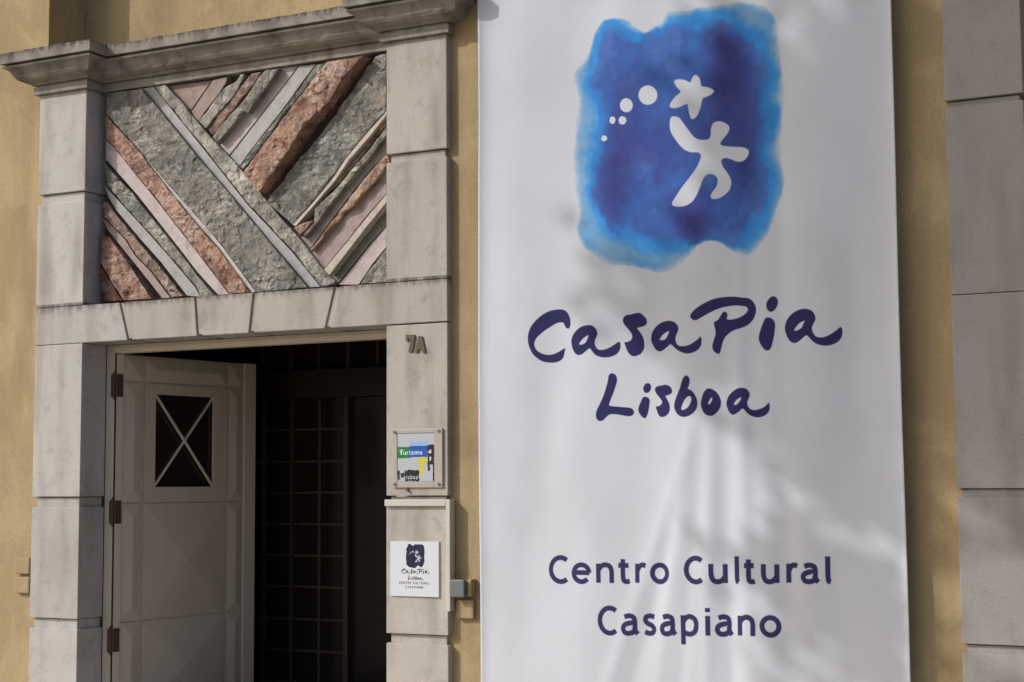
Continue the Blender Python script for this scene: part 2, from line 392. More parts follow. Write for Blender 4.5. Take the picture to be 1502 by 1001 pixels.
# outlines in millimetres on their own planes: lettering, logo, stone strips
LETTERS=[([(-3689,2455),(-3704,2458),(-3714,2475),(-3722,2488),(-3736,2491),(-3761,2489),(-3797,2472),(-3842,2447),(-3878,2419),(-3896,2395),(-3900,2372),(-3889,2346),(-3864,2327),(-3833,2316),(-3798,2314),(-3763,2323),(-3733,2337),(-3711,2346),(-3715,2327),(-3721,2300),(-3738,2281),(-3769,2271),(-3804,2270),(-3839,2276),(-3874,2291),(-3909,2322),(-3929,2360),(-3938,2397),(-3935,2438),(-3918,2476),(-3887,2511),(-3846,2541),(-3801,2559),(-3751,2564),(-3716,2558),(-3693,2537),(-3680,2507),(-3678,2480),(-3682,2462)],[]),([(-3384,2366),(-3377,2344),(-3385,2317),(-3404,2298),(-3434,2287),(-3468,2284),(-3502,2290),(-3526,2302),(-3543,2320),(-3559,2338),(-3579,2326),(-3604,2309),(-3624,2304),(-3644,2311),(-3661,2334),(-3670,2362),(-3672,2389),(-3662,2416),(-3637,2444),(-3607,2460),(-3573,2466),(-3543,2462),(-3522,2445),(-3512,2422),(-3515,2404),(-3525,2384),(-3528,2362),(-3518,2339),(-3501,2327),(-3472,2327),(-3438,2338),(-3409,2354)],[(-3566,2410),(-3586,2403),(-3608,2386),(-3623,2366),(-3614,2360),(-3589,2367),(-3574,2384)]),([(-3354,2361),(-3332,2364),(-3315,2374),(-3309,2390),(-3313,2408),(-3327,2428),(-3345,2449),(-3360,2472),(-3358,2495),(-3340,2509),(-3316,2511),(-3287,2517),(-3263,2516),(-3240,2499),(-3225,2479),(-3226,2456),(-3245,2444),(-3269,2439),(-3280,2435),(-3265,2414),(-3248,2387),(-3241,2355),(-3243,2324),(-3259,2299),(-3286,2286),(-3307,2285),(-3328,2299),(-3342,2322),(-3349,2343)],[]),([(-2914,2371),(-2909,2344),(-2916,2319),(-2937,2298),(-2967,2287),(-2999,2286),(-3032,2297),(-3055,2312),(-3073,2328),(-3088,2339),(-3110,2325),(-3134,2309),(-3155,2305),(-3176,2317),(-3192,2342),(-3201,2371),(-3196,2402),(-3179,2430),(-3150,2453),(-3117,2464),(-3089,2465),(-3061,2455),(-3043,2434),(-3041,2412),(-3051,2390),(-3058,2369),(-3054,2344),(-3038,2328),(-3013,2325),(-2980,2330),(-2952,2344),(-2929,2358)],[(-3095,2409),(-3114,2404),(-3135,2390),(-3151,2369),(-3142,2363),(-3119,2367),(-3105,2384)]),([(-2937,2460),(-2956,2464),(-2970,2479),(-2964,2497),(-2938,2521),(-2895,2545),(-2840,2566),(-2778,2574),(-2728,2573),(-2679,2565),(-2646,2559),(-2622,2537),(-2611,2509),(-2613,2478),(-2628,2447),(-2657,2421),(-2690,2407),(-2723,2399),(-2752,2386),(-2778,2364),(-2793,2337),(-2801,2309),(-2812,2277),(-2829,2280),(-2845,2295),(-2850,2319),(-2842,2347),(-2834,2370),(-2831,2394),(-2835,2418),(-2839,2442),(-2822,2451),(-2811,2461),(-2798,2482),(-2783,2497),(-2769,2490),(-2764,2476),(-2769,2460),(-2755,2453),(-2722,2456),(-2689,2466),(-2664,2483),(-2654,2500),(-2661,2516),(-2688,2523),(-2721,2526),(-2754,2525),(-2799,2518),(-2841,2504),(-2884,2485),(-2918,2468)],[]),([(-2520,2564),(-2502,2557),(-2493,2540),(-2497,2514),(-2512,2492),(-2530,2483),(-2546,2492),(-2554,2510),(-2552,2533),(-2538,2554)],[]),([(-2551,2455),(-2531,2450),(-2515,2435),(-2510,2410),(-2514,2375),(-2523,2332),(-2534,2297),(-2548,2283),(-2567,2287),(-2586,2311),(-2599,2343),(-2593,2378),(-2578,2417),(-2563,2448)],[]),([(-2165,2386),(-2158,2357),(-2168,2327),(-2189,2307),(-2221,2295),(-2252,2294),(-2283,2302),(-2307,2316),(-2326,2336),(-2342,2351),(-2361,2340),(-2385,2322),(-2407,2315),(-2429,2324),(-2448,2352),(-2458,2387),(-2453,2422),(-2434,2452),(-2406,2474),(-2370,2487),(-2338,2487),(-2311,2475),(-2295,2449),(-2295,2426),(-2306,2407),(-2313,2386),(-2309,2365),(-2296,2345),(-2275,2337),(-2247,2339),(-2216,2352),(-2188,2370)],[(-2351,2427),(-2367,2422),(-2387,2409),(-2408,2381),(-2392,2379),(-2368,2391),(-2358,2410)]),([(-3430,2196),(-3412,2190),(-3401,2170),(-3401,2149),(-3411,2119),(-3424,2084),(-3438,2054),(-3448,2026),(-3438,2019),(-3401,2014),(-3364,2010),(-3330,2006),(-3312,1997),(-3305,1981),(-3314,1966),(-3331,1961),(-3357,1964),(-3387,1970),(-3416,1974),(-3446,1973),(-3469,1956),(-3484,1943),(-3503,1939),(-3520,1949),(-3526,1970),(-3520,1997),(-3502,2031),(-3483,2069),(-3467,2110),(-3455,2148),(-3449,2179),(-3442,2192)],[]),([(-3227,2136),(-3212,2131),(-3206,2113),(-3213,2093),(-3233,2083),(-3246,2091),(-3251,2108),(-3243,2127)],[]),([(-3244,2063),(-3226,2059),(-3215,2044),(-3218,2013),(-3225,1979),(-3235,1955),(-3246,1948),(-3264,1961),(-3279,1984),(-3278,2008),(-3265,2038),(-3254,2059)],[]),([(-3179,2008),(-3161,2011),(-3146,2021),(-3142,2035),(-3153,2052),(-3171,2073),(-3183,2094),(-3179,2111),(-3163,2118),(-3141,2121),(-3119,2123),(-3097,2115),(-3085,2098),(-3084,2081),(-3098,2071),(-3120,2065),(-3122,2060),(-3110,2041),(-3099,2016),(-3098,1989),(-3107,1969),(-3129,1954),(-3151,1953),(-3167,1969),(-3174,1990)],[]),([(-2999,2169),(-2985,2158),(-2980,2141),(-2984,2118),(-2992,2098),(-2974,2089),(-2956,2071),(-2942,2042),(-2938,2012),(-2947,1985),(-2965,1966),(-2990,1953),(-3016,1949),(-3041,1956),(-3058,1971),(-3069,1992),(-3071,2012),(-3064,2043),(-3049,2076),(-3036,2106),(-3027,2133),(-3017,2156)],[(-2985,2059),(-2973,2052),(-2972,2036),(-2982,2013),(-3000,1993),(-3022,1986),(-3031,1993),(-3025,2011),(-3014,2034),(-2999,2052)]),([(-2881,2094),(-2856,2091),(-2832,2074),(-2815,2048),(-2808,2015),(-2818,1985),(-2838,1962),(-2859,1951),(-2880,1953),(-2899,1964),(-2913,1988),(-2918,2018),(-2912,2048),(-2901,2075)],[(-2857,2047),(-2866,2040),(-2877,2020),(-2876,2010),(-2865,2016),(-2855,2036)]),([(-2551,2011),(-2547,1988),(-2553,1965),(-2571,1947),(-2598,1938),(-2622,1938),(-2650,1947),(-2670,1963),(-2680,1976),(-2692,1985),(-2708,1972),(-2729,1958),(-2747,1954),(-2764,1967),(-2776,1994),(-2779,2017),(-2769,2047),(-2748,2071),(-2723,2087),(-2695,2093),(-2671,2086),(-2656,2068),(-2654,2050),(-2662,2031),(-2667,2014),(-2663,1994),(-2649,1979),(-2632,1975),(-2608,1978),(-2580,1988),(-2563,2001)],[(-2696,2042),(-2710,2039),(-2728,2026),(-2739,2008),(-2728,2004),(-2711,2015)])]
WHITES=[[(-2915,3784),(-2896,3764),(-2889,3735),(-2886,3719),(-2861,3712),(-2833,3701),(-2816,3682),(-2836,3663),(-2877,3651),(-2885,3632),(-2895,3595),(-2914,3558),(-2939,3544),(-2954,3563),(-2963,3603),(-2968,3630),(-2988,3627),(-3029,3617),(-3060,3621),(-3070,3634),(-3059,3657),(-3033,3684),(-3007,3703),(-3025,3727),(-3043,3756),(-3037,3770),(-3011,3773),(-2976,3762),(-2951,3748),(-2943,3761),(-2932,3779)],[(-3142,3701),(-3150,3675),(-3171,3658),(-3199,3654),(-3226,3664),(-3246,3687),(-3253,3715),(-3245,3741),(-3225,3758),(-3197,3762),(-3169,3751),(-3149,3729)],[(-3287,3662),(-3292,3643),(-3306,3630),(-3326,3627),(-3345,3634),(-3359,3650),(-3364,3671),(-3359,3690),(-3344,3703),(-3325,3706),(-3306,3698),(-3292,3682)],[(-3326,3582),(-3329,3571),(-3338,3563),(-3350,3561),(-3362,3565),(-3370,3575),(-3373,3587),(-3370,3599),(-3361,3607),(-3349,3608),(-3338,3604),(-3329,3594)],[(-3392,3591),(-3395,3581),(-3401,3574),(-3411,3572),(-3420,3576),(-3427,3584),(-3429,3595),(-3426,3605),(-3420,3612),(-3410,3614),(-3401,3610),(-3394,3602)],[(-3445,3496),(-3447,3488),(-3454,3483),(-3464,3481),(-3473,3485),(-3480,3491),(-3482,3500),(-3479,3508),(-3472,3513),(-3463,3514),(-3454,3511),(-3447,3504)],[(-3052,3573),(-3020,3564),(-2996,3534),(-2965,3489),(-2935,3450),(-2904,3430),(-2867,3424),(-2846,3429),(-2837,3451),(-2836,3481),(-2823,3509),(-2798,3517),(-2768,3510),(-2741,3491),(-2734,3470),(-2745,3445),(-2770,3418),(-2785,3396),(-2770,3382),(-2722,3373),(-2674,3367),(-2644,3356),(-2631,3336),(-2642,3308),(-2669,3289),(-2699,3291),(-2729,3305),(-2759,3315),(-2781,3304),(-2775,3274),(-2755,3243),(-2734,3206),(-2729,3176),(-2739,3142),(-2769,3115),(-2806,3100),(-2834,3102),(-2844,3116),(-2833,3139),(-2811,3166),(-2803,3200),(-2813,3222),(-2843,3237),(-2868,3230),(-2887,3208),(-2903,3168),(-2922,3129),(-2948,3096),(-2985,3078),(-3029,3077),(-3057,3084),(-3065,3100),(-3047,3128),(-3008,3178),(-2964,3227),(-2926,3271),(-2900,3316),(-2895,3345),(-2912,3360),(-2955,3366),(-2998,3391),(-3035,3437),(-3066,3488),(-3072,3530),(-3067,3563)]]
BLOB_OUT=[(-3402,4168),(-3317,4140),(-3250,4083),(-3182,4069),(-3115,4096),(-3080,4155),(-2981,4149),(-2850,4146),(-2720,4151),(-2593,4137),(-2515,4098),(-2470,3999),(-2450,3857),(-2438,3703),(-2450,3521),(-2461,3370),(-2443,3156),(-2492,3009),(-2541,2892),(-2621,2800),(-2684,2797),(-2778,2849),(-2841,2885),(-2922,2860),(-3005,2773),(-3137,2728),(-3303,2770),(-3438,2787),(-3557,2875),(-3634,2977),(-3624,3104),(-3648,3251),(-3655,3413),(-3636,3589),(-3616,3733),(-3650,3868),(-3570,3972),(-3525,4096),(-3472,4162)]
BLOB_IN=[(-3386,4126),(-3267,4077),(-3165,4063),(-3015,4090),(-2851,4099),(-2690,4045),(-2581,3952),(-2536,3838),(-2508,3681),(-2505,3496),(-2547,3348),(-2534,3225),(-2554,3045),(-2619,2898),(-2746,2847),(-2841,2892),(-2955,2862),(-3102,2858),(-3267,2901),(-3402,2959),(-3486,3061),(-3536,3193),(-3551,3322),(-3523,3513),(-3512,3673),(-3554,3807),(-3509,3964),(-3472,4089)]
TEXT=[('C',-3823,-3699,1055,118),('e',-3682,-3562,1058,117),('n',-3535,-3433,1061,116),('t',-3414,-3333,1063,115),('r',-3310,-3239,1065,115),('o',-3223,-3111,1067,114),('C',-3028,-2916,1071,113),('u',-2890,-2791,1074,112),('l',-2753,-2717,1076,112),('t',-2704,-2631,1078,111),('u',-2608,-2513,1080,110),('r',-2478,-2410,1083,110),('a',-2401,-2301,1085,109),('l',-2276,-2235,1087,109),('C',-3530,-3413,788,120),('a',-3396,-3292,791,119),('s',-3274,-3190,794,118),('a',-3171,-3073,797,118),('p',-3052,-2951,800,117),('i',-2915,-2885,802,116),('a',-2864,-2764,805,116),('n',-2740,-2643,808,115),('o',-2620,-2507,811,114)]
STONES=[('A','grey_rough',130,[(-6758,4225),(-6662,4223),(-6554,4119),(-6435,3988),(-6241,3784),(-6116,3670),(-5961,3510),(-5750,3275),(-5596,3121),(-5418,2913),(-5339,2849),(-5343,2829),(-5438,2814),(-5646,3048),(-5986,3373),(-6372,3802)]),('B','blue_smooth',150,[(-6872,4229),(-6780,4232),(-6391,3803),(-6006,3373),(-5665,3048),(-5456,2817),(-5542,2818),(-5659,2949),(-5825,3115),(-6145,3455),(-6409,3727)]),('C','green_rough',120,[(-7154,4224),(-6852,4220),(-6391,3720),(-6128,3445),(-5809,3106),(-5526,2814),(-5915,2808),(-6183,3121),(-6374,3316),(-6575,3511),(-6758,3700),(-6944,3878),(-7151,4085)]),('D','white_smooth',140,[(-6967,3889),(-6775,3705),(-6592,3516),(-6390,3320),(-6198,3124),(-5935,2815),(-5972,2809),(-6219,3108),(-6412,3295),(-6619,3514),(-6920,3847)]),('E','red_rough',125,[(-7161,4082),(-7036,3957),(-6907,3838),(-6607,3506),(-6400,3288),(-6213,3102),(-5966,2811),(-6124,2808),(-6381,3096),(-6526,3253),(-6719,3467),(-6875,3630),(-7080,3847),(-7158,3915)]),('F','pink_smooth',140,[(-7171,3915),(-7093,3849),(-6887,3629),(-6731,3465),(-6538,3252),(-6393,3095),(-6141,2811),(-6227,2811),(-6391,2966),(-6519,3108),(-6643,3242),(-6891,3511),(-7168,3780)]),('G','greengrey_rough',125,[(-7166,3754),(-6889,3491),(-6642,3227),(-6518,3093),(-6390,2951),(-6242,2806),(-6350,2804),(-6394,2873),(-6544,3024),(-6748,3224),(-6898,3364),(-7146,3605)]),('H','blue_smooth',140,[(-7176,3606),(-6917,3368),(-6766,3225),(-6562,3027),(-6411,2875),(-6367,2807),(-6476,2822),(-6690,3053),(-6880,3234),(-7074,3431),(-7145,3529)]),('I','brown_rough',130,[(-7182,3476),(-7148,3496),(-7076,3412),(-6888,3219),(-6699,3035),(-6501,2822),(-6589,2814),(-6766,3008),(-6886,3111),(-6974,3221),(-7121,3351),(-7169,3392)]),('J','mauve_smooth',145,[(-7194,3387),(-7134,3350),(-6993,3225),(-6905,3110),(-6784,3007),(-6613,2817),(-6679,2817),(-6898,3046),(-7145,3300)]),('K','red_rough',120,[(-7175,3272),(-7111,3253),(-6893,2997),(-6748,2818),(-6975,2816),(-7081,2942),(-7183,3085)]),('L','red_rough',160,[(-7218,3079),(-7122,2940),(-7027,2825),(-7207,2822)]),('a','brown_smooth',170,[(-6678,4229),(-6316,4221),(-6484,4042),(-6586,4145)]),('b','brown_smooth',150,[(-6295,4214),(-6175,4226),(-6191,4183),(-6250,4114),(-6363,4007),(-6412,3949),(-6463,4027)]),('c','grey_rough',135,[(-6062,4222),(-6030,4218),(-6077,4148),(-6157,4047),(-6264,3970),(-6334,3897),(-6395,3953),(-6346,3997),(-6195,4145),(-6110,4179)]),('d','brown_rough',140,[(-5980,4224),(-5911,4222),(-5964,4145),(-6090,4031),(-6186,3936),(-6229,3896),(-6277,3848),(-6321,3888),(-6241,3968),(-6107,4091),(-6022,4183)]),('e','greengrey_rough',115,[(-5857,4218),(-5752,4218),(-5804,4159),(-5902,4048),(-5991,3957),(-6029,3975),(-6108,3891),(-6230,3789),(-6263,3832),(-6223,3877),(-6135,3956),(-6050,4021),(-5977,4088),(-5909,4176)]),('f','pink_smooth',165,[(-5777,4233),(-5642,4229),(-5730,4139),(-5938,3935),(-6170,3712),(-6241,3786),(-6097,3917),(-5965,4057)]),('g','blue_smooth',155,[(-5625,4225),(-5502,4222),(-5599,4121),(-5732,3980),(-5929,3787),(-6029,3687),(-6081,3631),(-6152,3704),(-5925,3927),(-5717,4131)]),('h','greenedge_rough',145,[(-5490,4218),(-5424,4223),(-5561,4084),(-5714,3937),(-5869,3779),(-5958,3683),(-6047,3604),(-6074,3624),(-6016,3684),(-5916,3779),(-5720,3972)]),('i','red_rough',62,[(-5364,4198),(-5156,4199),(-5092,4203),(-5244,4085),(-5343,3945),(-5513,3828),(-5603,3718),(-5751,3544),(-5858,3429),(-5980,3566),(-5892,3661),(-5804,3752),(-5651,3908),(-5499,4058)]),('j','green_rough',140,[(-5053,4212),(-4971,4214),(-4975,3869),(-5141,3727),(-5273,3601),(-5363,3495),(-5508,3354),(-5664,3218),(-5857,3380),(-5621,3622),(-5550,3671),(-5275,3958)]),('k1','cream_smooth',120,[(-4963,3855),(-4963,3830),(-5089,3705),(-5231,3580),(-5334,3459),(-5479,3327),(-5620,3203),(-5645,3213),(-5489,3345),(-5344,3485),(-5256,3591),(-5123,3717)]),('k2','tan_rough',155,[(-4985,3835),(-4985,3776),(-5048,3716),(-5155,3608),(-5327,3447),(-5507,3310),(-5593,3231),(-5634,3200),(-5497,3330),(-5352,3462),(-5248,3584),(-5106,3709)]),('k4','tan_rough',115,[(-5637,3195),(-5566,3219),(-5490,3230),(-5550,3167),(-5585,3135)]),('k3','greengrey_rough',125,[(-4966,3764),(-4966,3710),(-5053,3618),(-5342,3346),(-5487,3193),(-5547,3134),(-5592,3141),(-5492,3231),(-5482,3299),(-5303,3436),(-5131,3596),(-5024,3703)]),('l','grey_smooth',165,[(-4991,3716),(-4991,3606),(-5097,3524),(-5328,3292),(-5483,3126),(-5548,3058),(-5615,3140),(-5508,3196),(-5363,3350),(-5073,3623)]),('m','tan_rough',120,[(-4963,3591),(-4944,3564),(-4944,3539),(-5045,3428),(-5147,3341),(-5201,3287),(-5274,3263),(-5309,3212),(-5398,3143),(-5413,3119),(-5492,3048),(-5507,3037),(-5518,3048),(-5448,3113),(-5294,3278),(-5064,3509)]),('n','mauve_smooth',155,[(-4984,3541),(-4984,3357),(-5139,3220),(-5252,3103),(-5435,2926),(-5526,3034),(-5431,3120),(-5327,3214),(-5218,3289),(-5164,3344),(-5062,3431)]),('o','cream_smooth',100,[(-4951,3341),(-4951,3291),(-5080,3165),(-5359,2877),(-5398,2915),(-5212,3092),(-5100,3204)]),('p','side_shade_smooth',160,[(-4987,3320),(-4987,3162),(-5118,3047),(-5333,2831),(-5373,2851),(-5423,2896)]),('q','pink_smooth',155,[(-4984,3157),(-4984,3032),(-5090,2928),(-5183,2813),(-5325,2822),(-5110,3042)]),('r','green_rough',150,[(-4976,3027),(-4976,2816),(-5174,2812),(-5082,2922)])]


# ------------------------------------------------------------- ground
struct(boxes('pavement', [(-30, 30, -3.2, .6, -.30, 0)], M['paving']))
struct(boxes('kerb', [(-30, 30, -3.38, -3.203, -.32, -.002)], M['kerb'], bev=.012))
struct(boxes('road', [(-30, 30, -12, -3.383, -.40, -.13)], M['asphalt']))
struct(boxes('opposite_pavement', [(-30, 30, -18, -12.003, -.30, 0)], M['paving']))
struct(boxes('ground', [(-150, 150, -150, 150, -.8, -.42)], M['paving']))

# ------------------------------------------------------------- the building's plaster wall
WY = .05
wall = thing('building_wall', 'ochre plastered wall of the building round the stone portals', 'wall', (-4, .3, 0))
def wallpart(name, bs, mat, worn=True):
    o = boxes(name, bs, mat, wall); return o
wallpart('wall_face', [(-14, -7.607, WY, .8, -.1, 8), (-4.50, -1.60, WY, .8, -.1, 8), (1.38, 9, WY, .8, -.1, 8)], M['wall'])
wallpart('recessed_wall', [(-7.604, -4.503, .41, .82, 4.2, 7.99), (-1.597, 1.377, .41, .82, 4.2, 7.99)], M['wall'])
pt = prism('repainted_plaster', [(-13.9, 0), (-7.60, 0), (-7.60, 1.872), (-7.75, 1.878), (-7.9, 1.873), (-8.3, 1.882), (-13.9, 1.88)], WY - .004, WY + .02, M['wall2'], wall)
pt['label'] = 'paler repainted lower band of the wall at the left edge'

# ------------------------------------------------------------- stone portals
PROF = [(.03, 4.237), (.03, 4.285), (.018, 4.288), (.018, 4.297), (.040, 4.300), (.046, 4.308), (.052, 4.312), (.080, 4.318), (.105, 4.330), (.120, 4.347),
        (.130, 4.367), (.140, 4.385), (.155, 4.397), (.172, 4.403), (.178, 4.413), (.150, 4.415), (.150, 4.429), (.190, 4.430), (.192, 4.498), (.188, 4.502)]
def capital(parent, x0, x1, dz=0, yb=.405):
    bm = bmesh.new(); rings = []
    for o_, z in PROF:
        pts = [(x0 - o_, yb)]
        n = 14
        for i in range(5): pts.append((x0 - o_, yb + (-o_ - yb) * (i + 1) / 6))
        for i in range(n + 1): pts.append((x0 - o_ + (x1 - x0 + 2 * o_) * i / n, -o_))
        for i in range(5): pts.append((x1 + o_, -o_ + (yb + o_) * (i + 1) / 6))
        pts.append((x1 + o_, yb)); rings.append([bm.verts.new((a, b, z + dz)) for a, b in pts])
    for a, b in zip(rings, rings[1:]):
        for i in range(len(a) - 1): bm.faces.new((a[i], a[i + 1], b[i + 1], b[i]))
        bm.faces.new((a[-1], a[0], b[0], b[-1]))
    bm.faces.new(rings[0][::-1]); bm.faces.new(rings[-1])
    for v in bm.verts:
        w = noise.noise(v.co * 14) * .0035 + noise.noise(v.co * 45) * .0015
        v.co.z += w * (1.8 if v.co.z - dz > 4.49 else .6); v.co.y += w * .8
    return obj('capital', bm, M['cornice'], parent)
def entablature(parent, x0, x1, dz=0, yb=.16):
    bm = bmesh.new(); n = 60; rings = []
    prof = [(.05, 4.2365)] + [(yb - o_, z - .003) for o_, z in PROF[1:]]
    prof = [(yb - o_, z - .003) for o_, z in PROF]
    loop = prof + [(.405, 4.499), (.405, 4.234)]
    for i in range(n + 1):
        x = x0 + (x1 - x0) * i / n
        ring = []
        for y, z in loop:
            v = Vector((x, y, z)); w = noise.noise(v * 14) * .0035 + noise.noise(v * 45) * .0018
            ring.append(bm.verts.new((x, y + w * .8, z + dz + w * (1.8 if z > 4.49 else .5))))
        rings.append(ring)
    for a, b in zip(rings, rings[1:]):
        for j in range(len(a)): bm.faces.new((a[j], b[j], b[(j + 1) % len(a)], a[(j + 1) % len(a)]))
    bm.faces.new(rings[0]); bm.faces.new(rings[-1][::-1])
    return obj('entablature', bm, M['cornice'], parent)
def block(parent, x0, x1, z0, z1, ch, yb, mat, side='L'):
    """pilaster block; the top `ch` metres are cut back as a rusticated channel"""
    d = .021; g = .0015
    j = lambda: random.uniform(-.0015, .0015)
    yf = j(); bm = bmesh.new()
    top = z1 - ch if ch else z1
    add_box(bm, x0, x1, yf, yb, z0 + g, top - g, bev=.005)
    if ch: add_box(bm, x0 + d, x1 - d, d, yb + .001, top - .02, z1 - .004, bev=.002)
    o = obj('stone_block', bm, mat, parent); return o
def course(parent, x0, x1, zs, yb_lo, yb_hi, mats, zsplit):
    for i, (z0, z1, ch) in enumerate(zs): block(parent, x0, x1, z0, z1, ch, yb_lo if z1 <= zsplit else yb_hi, mats[i % len(mats)])
def lintel(parent, x0, x1, J, z0, z1, yb):
    """five pieces of a flat arch; J = [(x top, x bottom)] of the four joints"""
    g = .0015; ch = .048; d = .012
    edges = [(x0, x0)] + J + [(x1, x1)]
    for i in range(5):
        (lt, lb), (r_t, rb) = edges[i], edges[i + 1]
        lt += g * (i > 0); lb += g * (i > 0); r_t -= g * (i < 4); rb -= g * (i < 4)
        c = ch if i > 0 else 0
        y = random.uniform(-.001, .001)
        nm = 'voussoir' if 0 < i < 4 else 'springer'
        o = prism(nm, [(lb + c * .8, z0 + g), (rb, z0 + g), (r_t, z1 - g), (lt + c, z1 - g)], y, yb, M['limew' if i else 'lime'], parent, bev=.005)
        if c:
            o2 = prism('joint_margin', [(lb, z0 + .012), (lb + c * .9, z0 + .012), (lt + c * 1.1, z1 - .003), (lt, z1 - .003)], d, yb - .002, M['limew'], o, bev=.003)
            o2.parent = o; o2.matrix_parent_inverse = o.matrix_parent_inverse.copy(); o2.matrix_parent_inverse = Matrix.Identity(4)
portal = thing('stone_portal', 'pale limestone door surround with moulded capitals and flat arch, round the open doorway', 'portal', (-6.05, .1, 0))
LX0, LX1, RX0, RX1 = -7.625, -7.218, -4.890, -4.480
Z = [(0, .75, .065), (.75, 1.537, .065), (1.537, 2.54, 0), (2.79, 3.553, .066), (3.553, 4.238, 0)]
course(portal, LX0, LX1, Z, .235, .235, [M['lime']], 2.6)
Zr = [(0, .745, .052), (.745, 1.536, .045), (1.536, 2.535, 0), (2.79, 3.556, .048), (3.556, 4.238, 0)]
course(portal, RX0, RX1, Zr, .235, .235, [M['limew']], 2.6)
lintel(portal, LX0, RX1, [(-6.911, -6.839), (-6.305, -6.281), (-5.854, -5.885), (-5.258, -5.325)], 2.54, 2.79, .235)
capital(portal, LX0, LX1); capital(portal, RX0, RX1); entablature(portal, LX1 - .02, RX0 + .02)
boxes('backing_wall', [(-7.60, -4.51, .238, .41, 2.56, 4.236), (-7.60, -7.16, .238, .41, -.05, 2.558), (-4.93, -4.51, .238, .41, -.05, 2.558)], M['mortar'], portal)
boxes('threshold', [(-7.216, -4.892, -.02, .42, 0, .05)], M['lime'], portal, bev=.006)

portal2 = thing('stone_portal', 'second limestone door surround cut off by the right edge, beyond the banner', 'portal', (-.1, .1, 0))
A0, A1, B0, B1 = -1.617, -1.238, 1.0, 1.375
Z2 = [(0, .810, .04), (.810, 1.563, .042), (1.563, 2.52, 0), (2.52, 3.499, .034), (3.499, 4.238, 0)]
course(portal2, A0, A1, Z2, .235, .235, [M['lime_shaded']], 2.6)
course(portal2, B0, B1, Z2, .235, .235, [M['lime_shaded']], 2.6)
lintel(portal2, A1 + .001, B0 - .001, [(-.88, -.82), (-.34, -.31), (.10, .07), (.64, .58)], 2.525, 2.77, .235)
capital(portal2, A0, A1); capital(portal2, B0, B1); entablature(portal2, A1 - .02, B0 + .02)
boxes('backing_wall', [(-1.59, 1.35, .238, .41, 2.56, 4.236)], M['mortar'], portal2)
boxes('closed_door', [(-1.236, .998, .24, .30, 0, 2.524)], M['dark'], portal2)
boxes('infill_panel', [(-1.236, .998, .20, .236, 2.772, 4.236)], M['wall'], portal2)

# ------------------------------------------------------------- stone strip relief above the door
relief = thing('stone_relief', 'panel of diagonal red, green and grey stone strips above the open door', 'stone panel', (-6.05, .2, 2.79))
BACK = .205
def strip(kind, Y, poly):
    rough = 'rough' in kind
    P = [Vector(p) for p in poly]; n = len(P)
    sp = .0105 if rough else .05
    bd = []
    for i in range(n):
        a, b = P[i], P[(i + 1) % n]; L = (b - a).length; q = max(1, int(L / (sp * 1.3 if rough else .06)))
        for j in range(q):
            p = a.lerp(b, j / q)
            if rough: p = p + Vector((noise.noise(Vector((p.x * 30, p.y * 30, Y * 50))), noise.noise(Vector((p.y * 30, p.x * 30, 3.3))))) * .0025
            bd.append(p)
    area = sum(bd[q].x * bd[(q + 1) % len(bd)].y - bd[(q + 1) % len(bd)].x * bd[q].y for q in range(len(bd)))
    sg_ = 1 if area > 0 else -1; nb2 = []
    for q in range(len(bd)):
        t_ = (bd[(q + 1) % len(bd)] - bd[q - 1]).normalized(); nb2.append(bd[q] + Vector((-t_.y, t_.x)) * sg_ * (.0022 if rough else .0018))
    bd = nb2
    # shrink very slightly towards the centroid line so that neighbours keep a joint
    pts = list(bd); nb = len(bd)
    if rough:
        xs = [p.x for p in bd]; zs = [p.y for p in bd]
        arr = np.array([(p.x, p.y) for p in bd])
        gx, gz = np.meshgrid(np.arange(min(xs), max(xs), sp), np.arange(min(zs), max(zs), sp))
        gx = gx + rng.uniform(-.35, .35, gx.shape) * sp; gz = gz + rng.uniform(-.35, .35, gz.shape) * sp
        sd = Canvas.sd(arr, gx, gz); ok = sd < -sp * .55
        pts += [Vector((a, b)) for a, b in zip(gx[ok], gz[ok])]
    vs, es, fs, _, _, _ = delaunay_2d_cdt([Vector((p.x, p.y)) for p in pts], [(i, (i + 1) % nb) for i in range(nb)], [], 1, 1e-6)
    bm = bmesh.new(); fr = []
    sarr = None
    amp = .015 if rough else 0
    for i, v in enumerate(vs):
        w = Vector((v.x, Y * 10, v.y)); e = 0
        if rough:
            e = (noise.fractal(w * 7, 1.0, 2.1, 4) * .50 + abs(noise.noise(w * 24)) * .45 - .1 + noise.noise(w * 60) * .12) * amp
            dd, pp = noise.voronoi(Vector((v.x * 13, v.y * 17, Y * 90)))
            tv = noise.random_unit_vector() if 0 else noise.noise_vector(pp[0] * 7.3)
            e += max(-.012, min(.012, ((v.x * 13 - pp[0].x) * tv.x + (v.y * 17 - pp[0].y) * tv.z) * .016))
            e += (noise.cell(Vector((v.x * 11 + v.y * 3, v.y * 8, Y * 100))) - .5) * .004
            if i < nb: e += .002
        fr.append(bm.verts.new((v.x, Y + e, v.y)))
    for f in fs:
        try: bm.faces.new([fr[i] for i in f])
        except ValueError: pass
    bm.edges.ensure_lookup_table()
    be = [e for e in bm.edges if len(e.link_faces) == 1]
    r = bmesh.ops.extrude_edge_only(bm, edges=be)
    for v in [g for g in r['geom'] if isinstance(g, bmesh.types.BMVert)]: v.co.y = BACK
    o = obj('stone_strip', bm, M[kind], relief)
    return o
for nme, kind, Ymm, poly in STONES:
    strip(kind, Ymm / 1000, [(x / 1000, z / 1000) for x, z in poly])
boxes('mortar_bed', [(-7.216, -4.892, BACK - .004, .237, 2.792, 4.2365)], M['mortar'], relief)

